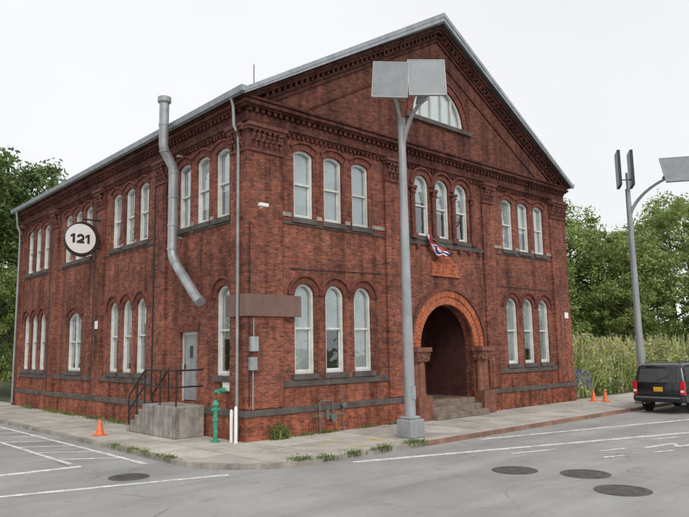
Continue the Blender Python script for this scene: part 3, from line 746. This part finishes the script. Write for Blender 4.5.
for a,b2 in (((2.2,-2.2),(2.7,-2.4)),((2.45,-2.05),(2.4,-2.55)),((1.2,-2.6),(1.7,-2.8)),((2.0,-3.0),(2.6,-2.95)),((2.9,-1.9),(3.1,-2.2)),((.9,-1.9),(1.3,-1.85)),((1.5,-1.6),(1.6,-2.0))):
    line('survey_marking',a,b2,.08,.003,'yelpaint','faint yellow survey paint mark')
def manhole(x,y,r):
    g=G(); g.tube([(x,y,-.10),(x,y,-.093)],r,32)
    o=obj('manhole_cover',g,'iron',label='dark cast iron manhole cover set in asphalt',cat='manhole cover',group='manhole covers')
    g=G(); 
    P=lambda q:[(x+q*math.cos(2*math.pi*i/32),y+q*math.sin(2*math.pi*i/32)) for i in range(32)]
    g.ring(P(r*.92),P(r*.8),-.092,-.089,lambda u,v,w:(u,v,w))
    for i in range(-3,4): 
        h=math.sqrt(max(0,(r*.72)**2-(i*r*.2)**2)); g.box(x-h,x+h,y+i*r*.2-.02,y+i*r*.2+.02,-.0925,-.0885)
    obj('raised_pattern',g,'iron',o)
manhole(1.62,-7.12,.45); manhole(2.19,-8.33,.47); manhole(1.24,-9.51,.47); manhole(-4.1,-1.9,.4)
# ---------------------------------------------------------------- vegetation
def blades(n,area,hmin,hmax,w,rnd,lean=.3,z=0):
    g=G()
    for _ in range(n):
        x,y=area(rnd); h=rnd.uniform(hmin,hmax); a=rnd.uniform(0,6.28); l=rnd.gauss(0,lean)*h
        if hmin>.6: h*=.75+.28*math.sin(x*1.3+1)*math.sin(y*1.1)+.2*math.sin(x*3.7)
        dx,dy=math.cos(a)*w/2,math.sin(a)*w/2; b_=rnd.uniform(0,6.28); lx,ly=math.cos(b_)*l,math.sin(b_)*l
        g.add([(x-dx,y-dy,z),(x+dx,y+dy,z),(x+dx*.8+lx*.3,y+dy*.8+ly*.3,z+h*.6),(x-dx*.8+lx*.3,y-dy*.8+ly*.3,z+h*.6),(x+lx,y+ly,z+h)],[(0,1,2,3),(3,2,4)])
    return g
r=random.Random(11)
def reedarea(q):
    return 17.6+q.random()**1.3*24, .6+q.random()**1.5*7
g=blades(4200,reedarea,.8,2.8,.065,r,.5)
def leafclump(g,c,R,n,q,s0,s1,flat=.8):
    for _ in range(n):
        d=Vector((q.gauss(0,1),q.gauss(0,1),q.gauss(0,flat))).normalized()*R*q.uniform(.3,1.1)
        P=c+d
        if P.z<0: continue
        nrm=(d.normalized()+Vector((q.gauss(0,.7),q.gauss(0,.7),q.gauss(0,.7)+.4))).normalized(); s=q.uniform(s0,s1)
        a=nrm.orthogonal().normalized(); b2=nrm.cross(a); th=q.uniform(0,6.28); a,b2=a*math.cos(th)+b2*math.sin(th),b2*math.cos(th)-a*math.sin(th)
        g.add([P-a*s,P-b2*s*.45,P+a*s,P+b2*s*.45],[(0,1,2,3)])
for _ in range(420):
    x,y=reedarea(r); leafclump(g,Vector((x,y,r.uniform(.3,2.2+.5*math.sin(x*2)))),r.uniform(.25,.75),60,r,.05,.14)
for _ in range(900):
    x,y=reedarea(r); h=r.uniform(1.4,3.0); lx=r.gauss(0,.3)
    for k in range(8):
        z=h-.07*k; X=x+lx; g.add([(X-.06,y,z-.12),(X+.06,y,z-.12),(X+r.uniform(-.14,.14),y+r.uniform(-.1,.1),z+.1)],[(0,1,2)])
    g.add([(x-.012,y,0),(x+.012,y,0),(x+lx,y,h)],[(0,1,2)])
obj('tall_reeds',g,'reed',fix=False,kind='stuff',label='loose pale yellow-green reeds growing in the vacant lot',cat='reeds')
g=G()
for _ in range(330):
    x,y=17.7+r.random()**1.2*18,.5+r.random()**1.6*5; 
    leafclump(g,Vector((x,y,r.uniform(.1,1.6))),r.uniform(.25,.65),55,r,.05,.12)
obj('leafy_weeds',g,'leaf',fix=False,kind='stuff',label='leafy green weeds mixed among the reeds',cat='weeds')
g=G()
for _ in range(230):
    x,y=17.8+r.random()**1.3*17,.3+r.random()**2*3; z=r.uniform(.8,2.6)
    leafclump(g,Vector((x,y,z)),.08,5,r,.03,.055)
obj('wild_flowers',g,'yellow',fix=False,kind='stuff',label='small yellow wild flowers among the reeds',cat='flowers')
g=G()
for _ in range(70):
    leafclump(g,Vector((17.5+r.random()*1.6,.1+r.random()*.4,r.uniform(.5,1.3))),.08,6,r,.03,.06)
obj('wild_flowers',g,'purple',fix=False,kind='stuff',label='blue wild flowers beside the building wall',cat='flowers')
def kerbweeds(q):
    t=q.random()
    if t<.5: return q.choice((-.9,-.3,.5,1.5))+q.gauss(0,.16),KY-.03+abs(q.gauss(0,.1))
    if t<.65: return q.gauss(2.7,.2),KY+.1+q.gauss(0,.1)
    return KX-.02+abs(q.gauss(0,.08)),q.choice((-.8,.2,1.0,2.0))+q.gauss(0,.2)
def kw(q):
    x,y=kerbweeds(q)
    cx,cy=KX+KR,KY+KR
    if x<cx and y<cy:
        v=Vector((x-cx,y-cy)); v=v.normalized()*(KR-.05-abs(q.gauss(0,.12))); x,y=cx+v.x,cy+v.y
    return x,y
def addg(g,h): g.add(h.v,h.f)
g=blades(700,kw,.04,.2,.02,r,.6,-.06)
for _ in range(46):
    x,y=kw(r); leafclump(g,Vector((x,y,.04)),r.uniform(.05,.12),22,r,.015,.035,.4)
addg(g,blades(200,lambda q:(.9+q.gauss(0,.13),-.2-abs(q.gauss(0,.08))),.1,.42,.03,r,.5))
for _ in range(11): leafclump(g,Vector((.9+r.gauss(0,.15),-.28,r.uniform(.1,.4))),.13,30,r,.02,.045)
addg(g,blades(600,lambda q:(-.25-abs(q.gauss(0,.08)),q.choice((6,7.5,9.5,12,14,17))+q.gauss(0,.5)),.05,.22,.02,r,.5))
addg(g,blades(350,lambda q:(q.choice((1.8,2.6,4.2,5.5))+q.gauss(0,.2),-.2-abs(q.gauss(0,.05))),.04,.14,.02,r,.5))
obj('kerb_weeds',g,'grass',fix=False,kind='stuff',label='scruffy weeds along kerb and wall foot',cat='weeds')
def make_tree(name,seed,H,cr,mat,label,nleaf=15000,low=.22):
    q=random.Random(seed)
    p=empty(name,(0,0,0),label,'tree','leafy background trees')
    g=G(); tp=[(0,0,-.1)]
    for i in range(1,7): tp.append((q.gauss(0,.12)*i*.5,q.gauss(0,.12)*i*.5,H*.8*i/6))
    g.tube(tp,[.32*H/14*(1-.85*i/6) for i in range(7)],8)
    ends=[]
    for i in range(16):
        t=q.uniform(low+.05,.75); idx=min(5,int(t/.8*6)); base=Vector(tp[idx]).lerp(Vector(tp[idx+1]),(t/.8*6)-idx if idx<6 else 0)
        a=q.uniform(0,6.28); ln=cr*q.uniform(.55,.95)*(1.1-.5*t); e=base+Vector((math.cos(a)*ln,math.sin(a)*ln,ln*q.uniform(.35,.8)))
        mid=base.lerp(e,.5)+Vector((0,0,-.2)); g.tube([base,mid,e],[.11*H/14,.07*H/14,.02],6); ends.append(e)
    obj('trunk',g,'bark',p,smooth=True,fix=False)
    g=G(); cl=[]
    for i in range(110):
        u=q.random(); z=low+(1-low)*u; prof_=math.sin(math.pi*min(1,(u*.85+.15)))**.6
        a=q.uniform(0,6.28); rr=cr*prof_*math.sqrt(q.uniform(.15,1))*q.uniform(.8,1.18)
        cl.append((Vector((math.cos(a)*rr,math.sin(a)*rr,z*H*.97)),q.uniform(.35,1.2)*H/14))
    cl+= [(e,1.0*H/14) for e in ends]
    per=nleaf//len(cl)
    for c,R in cl: leafclump(g,c,R,per,q,.08,.19)
    obj('crown',g,mat,p,fix=False)
    return p
tA=make_tree('tree',1,14,4.6,'leaf','broad leafy green tree behind the reeds')
tB=make_tree('tree',2,13,3.9,'leafd','dense dark green tree behind the brick building')
tC=make_tree('tree',3,11,4.2,'leaf','spreading light green tree beyond the vacant lot',low=.1)
tA.location=(38,12,0); tB.location=(1.5,34,0); tC.location=(33,12,0)
tB.scale=(1.25,)*3
for src,x,y,s in ((tB,36,15,1.0),(tC,40.5,8,1.05),(tA,45,5,1.0),(tC,44,1.5,.9),(tA,52,9,1.15),(tA,50,-1,1.05),(tC,37,6.5,.7),(tC,42,11,1.1),(tA,30,18,.95),(tA,56,2,1.2)):
    n_=clone(src,(x,y,0),r.uniform(0,6),s); n_['label']='leafy green tree beyond the vacant lot'
for src,x,y,s in ((tA,-3,37,1.5),(tB,5,32,1.2),(tA,8,39,1.1),(tB,-2,31,1.38),(tC,.5,27,.75)):
    n_=clone(src,(x,y,0),r.uniform(0,6),s); n_['label']='dark leafy tree standing behind the brick building'
q=random.Random(5); g=G()
for _ in range(26000):
    a=q.uniform(-.35,2.0); d=q.uniform(85,110); hh=8+2.5*math.sin(a*13)+2*math.sin(a*31)
    z=hh*q.random()**.7; x=-10+d*math.cos(a); y=-15+d*math.sin(a); s=q.uniform(.35,.8)
    nrm=Vector((q.gauss(0,1),q.gauss(0,1),q.gauss(0,1))).normalized(); A=nrm.orthogonal().normalized()*s; B2=nrm.cross(A)*.7; P=Vector((x,y,z))
    g.add([P-A,P-B2,P+A,P+B2],[(0,1,2,3)])
obj('distant_wood',g,'leafd',fix=False,kind='stuff',label='far belt of woodland closing the horizon',cat='wood')
# ---------------------------------------------------------------- light and camera
w=bpy.data.worlds.new('World'); S.world=w; w.use_nodes=True; nt=w.node_tree; bg=nt.nodes['Background']
sky=nt.nodes.new('ShaderNodeTexSky'); sky.sky_type='NISHITA'; sky.sun_disc=False
el_,az=math.radians(42),math.radians(205)
sky.sun_elevation=el_; sky.sun_rotation=az
m1=mix(nt,'MULTIPLY',1.0,sky.outputs[0],(.10,.10,.10))
tc=N(nt,'ShaderNodeTexCoord'); cl_=ramp(nt,noise(nt,tc.outputs['Generated'],1.6,5,.5),[(.3,(.85,.86,.875)),(.7,(.96,.96,.965))])
m2=mix(nt,'MIX',.90,m1,cl_)
nt.links.new(m2,bg.inputs[0]); bg.inputs[1].default_value=1.10
sl=bpy.data.lights.new('sun','SUN'); sl.energy=1.5; sl.angle=math.radians(25); sl.color=(1,.95,.88)
so=bpy.data.objects.new('sun',sl); COL.objects.link(so)
d=Vector((math.sin(az)*math.cos(el_),math.cos(az)*math.cos(el_),math.sin(el_)))
so.rotation_euler=d.to_track_quat('Z','Y').to_euler()
cam=bpy.data.cameras.new('cam'); cam.lens=34.5; cam.sensor_width=36; cam.clip_end=3000
co=bpy.data.objects.new('camera',cam); COL.objects.link(co)
Rm=Matrix.Rotation(math.radians(-42.4),4,'Z')@Matrix.Rotation(math.radians(97.85),4,'X')@Matrix.Rotation(math.radians(-1.0),4,'Z')
co.matrix_world=Matrix.Translation((-10.1,-15,2.36))@Rm; S.camera=co
S.view_settings.view_transform='Standard'; S.view_settings.look='None'; S.view_settings.exposure=0
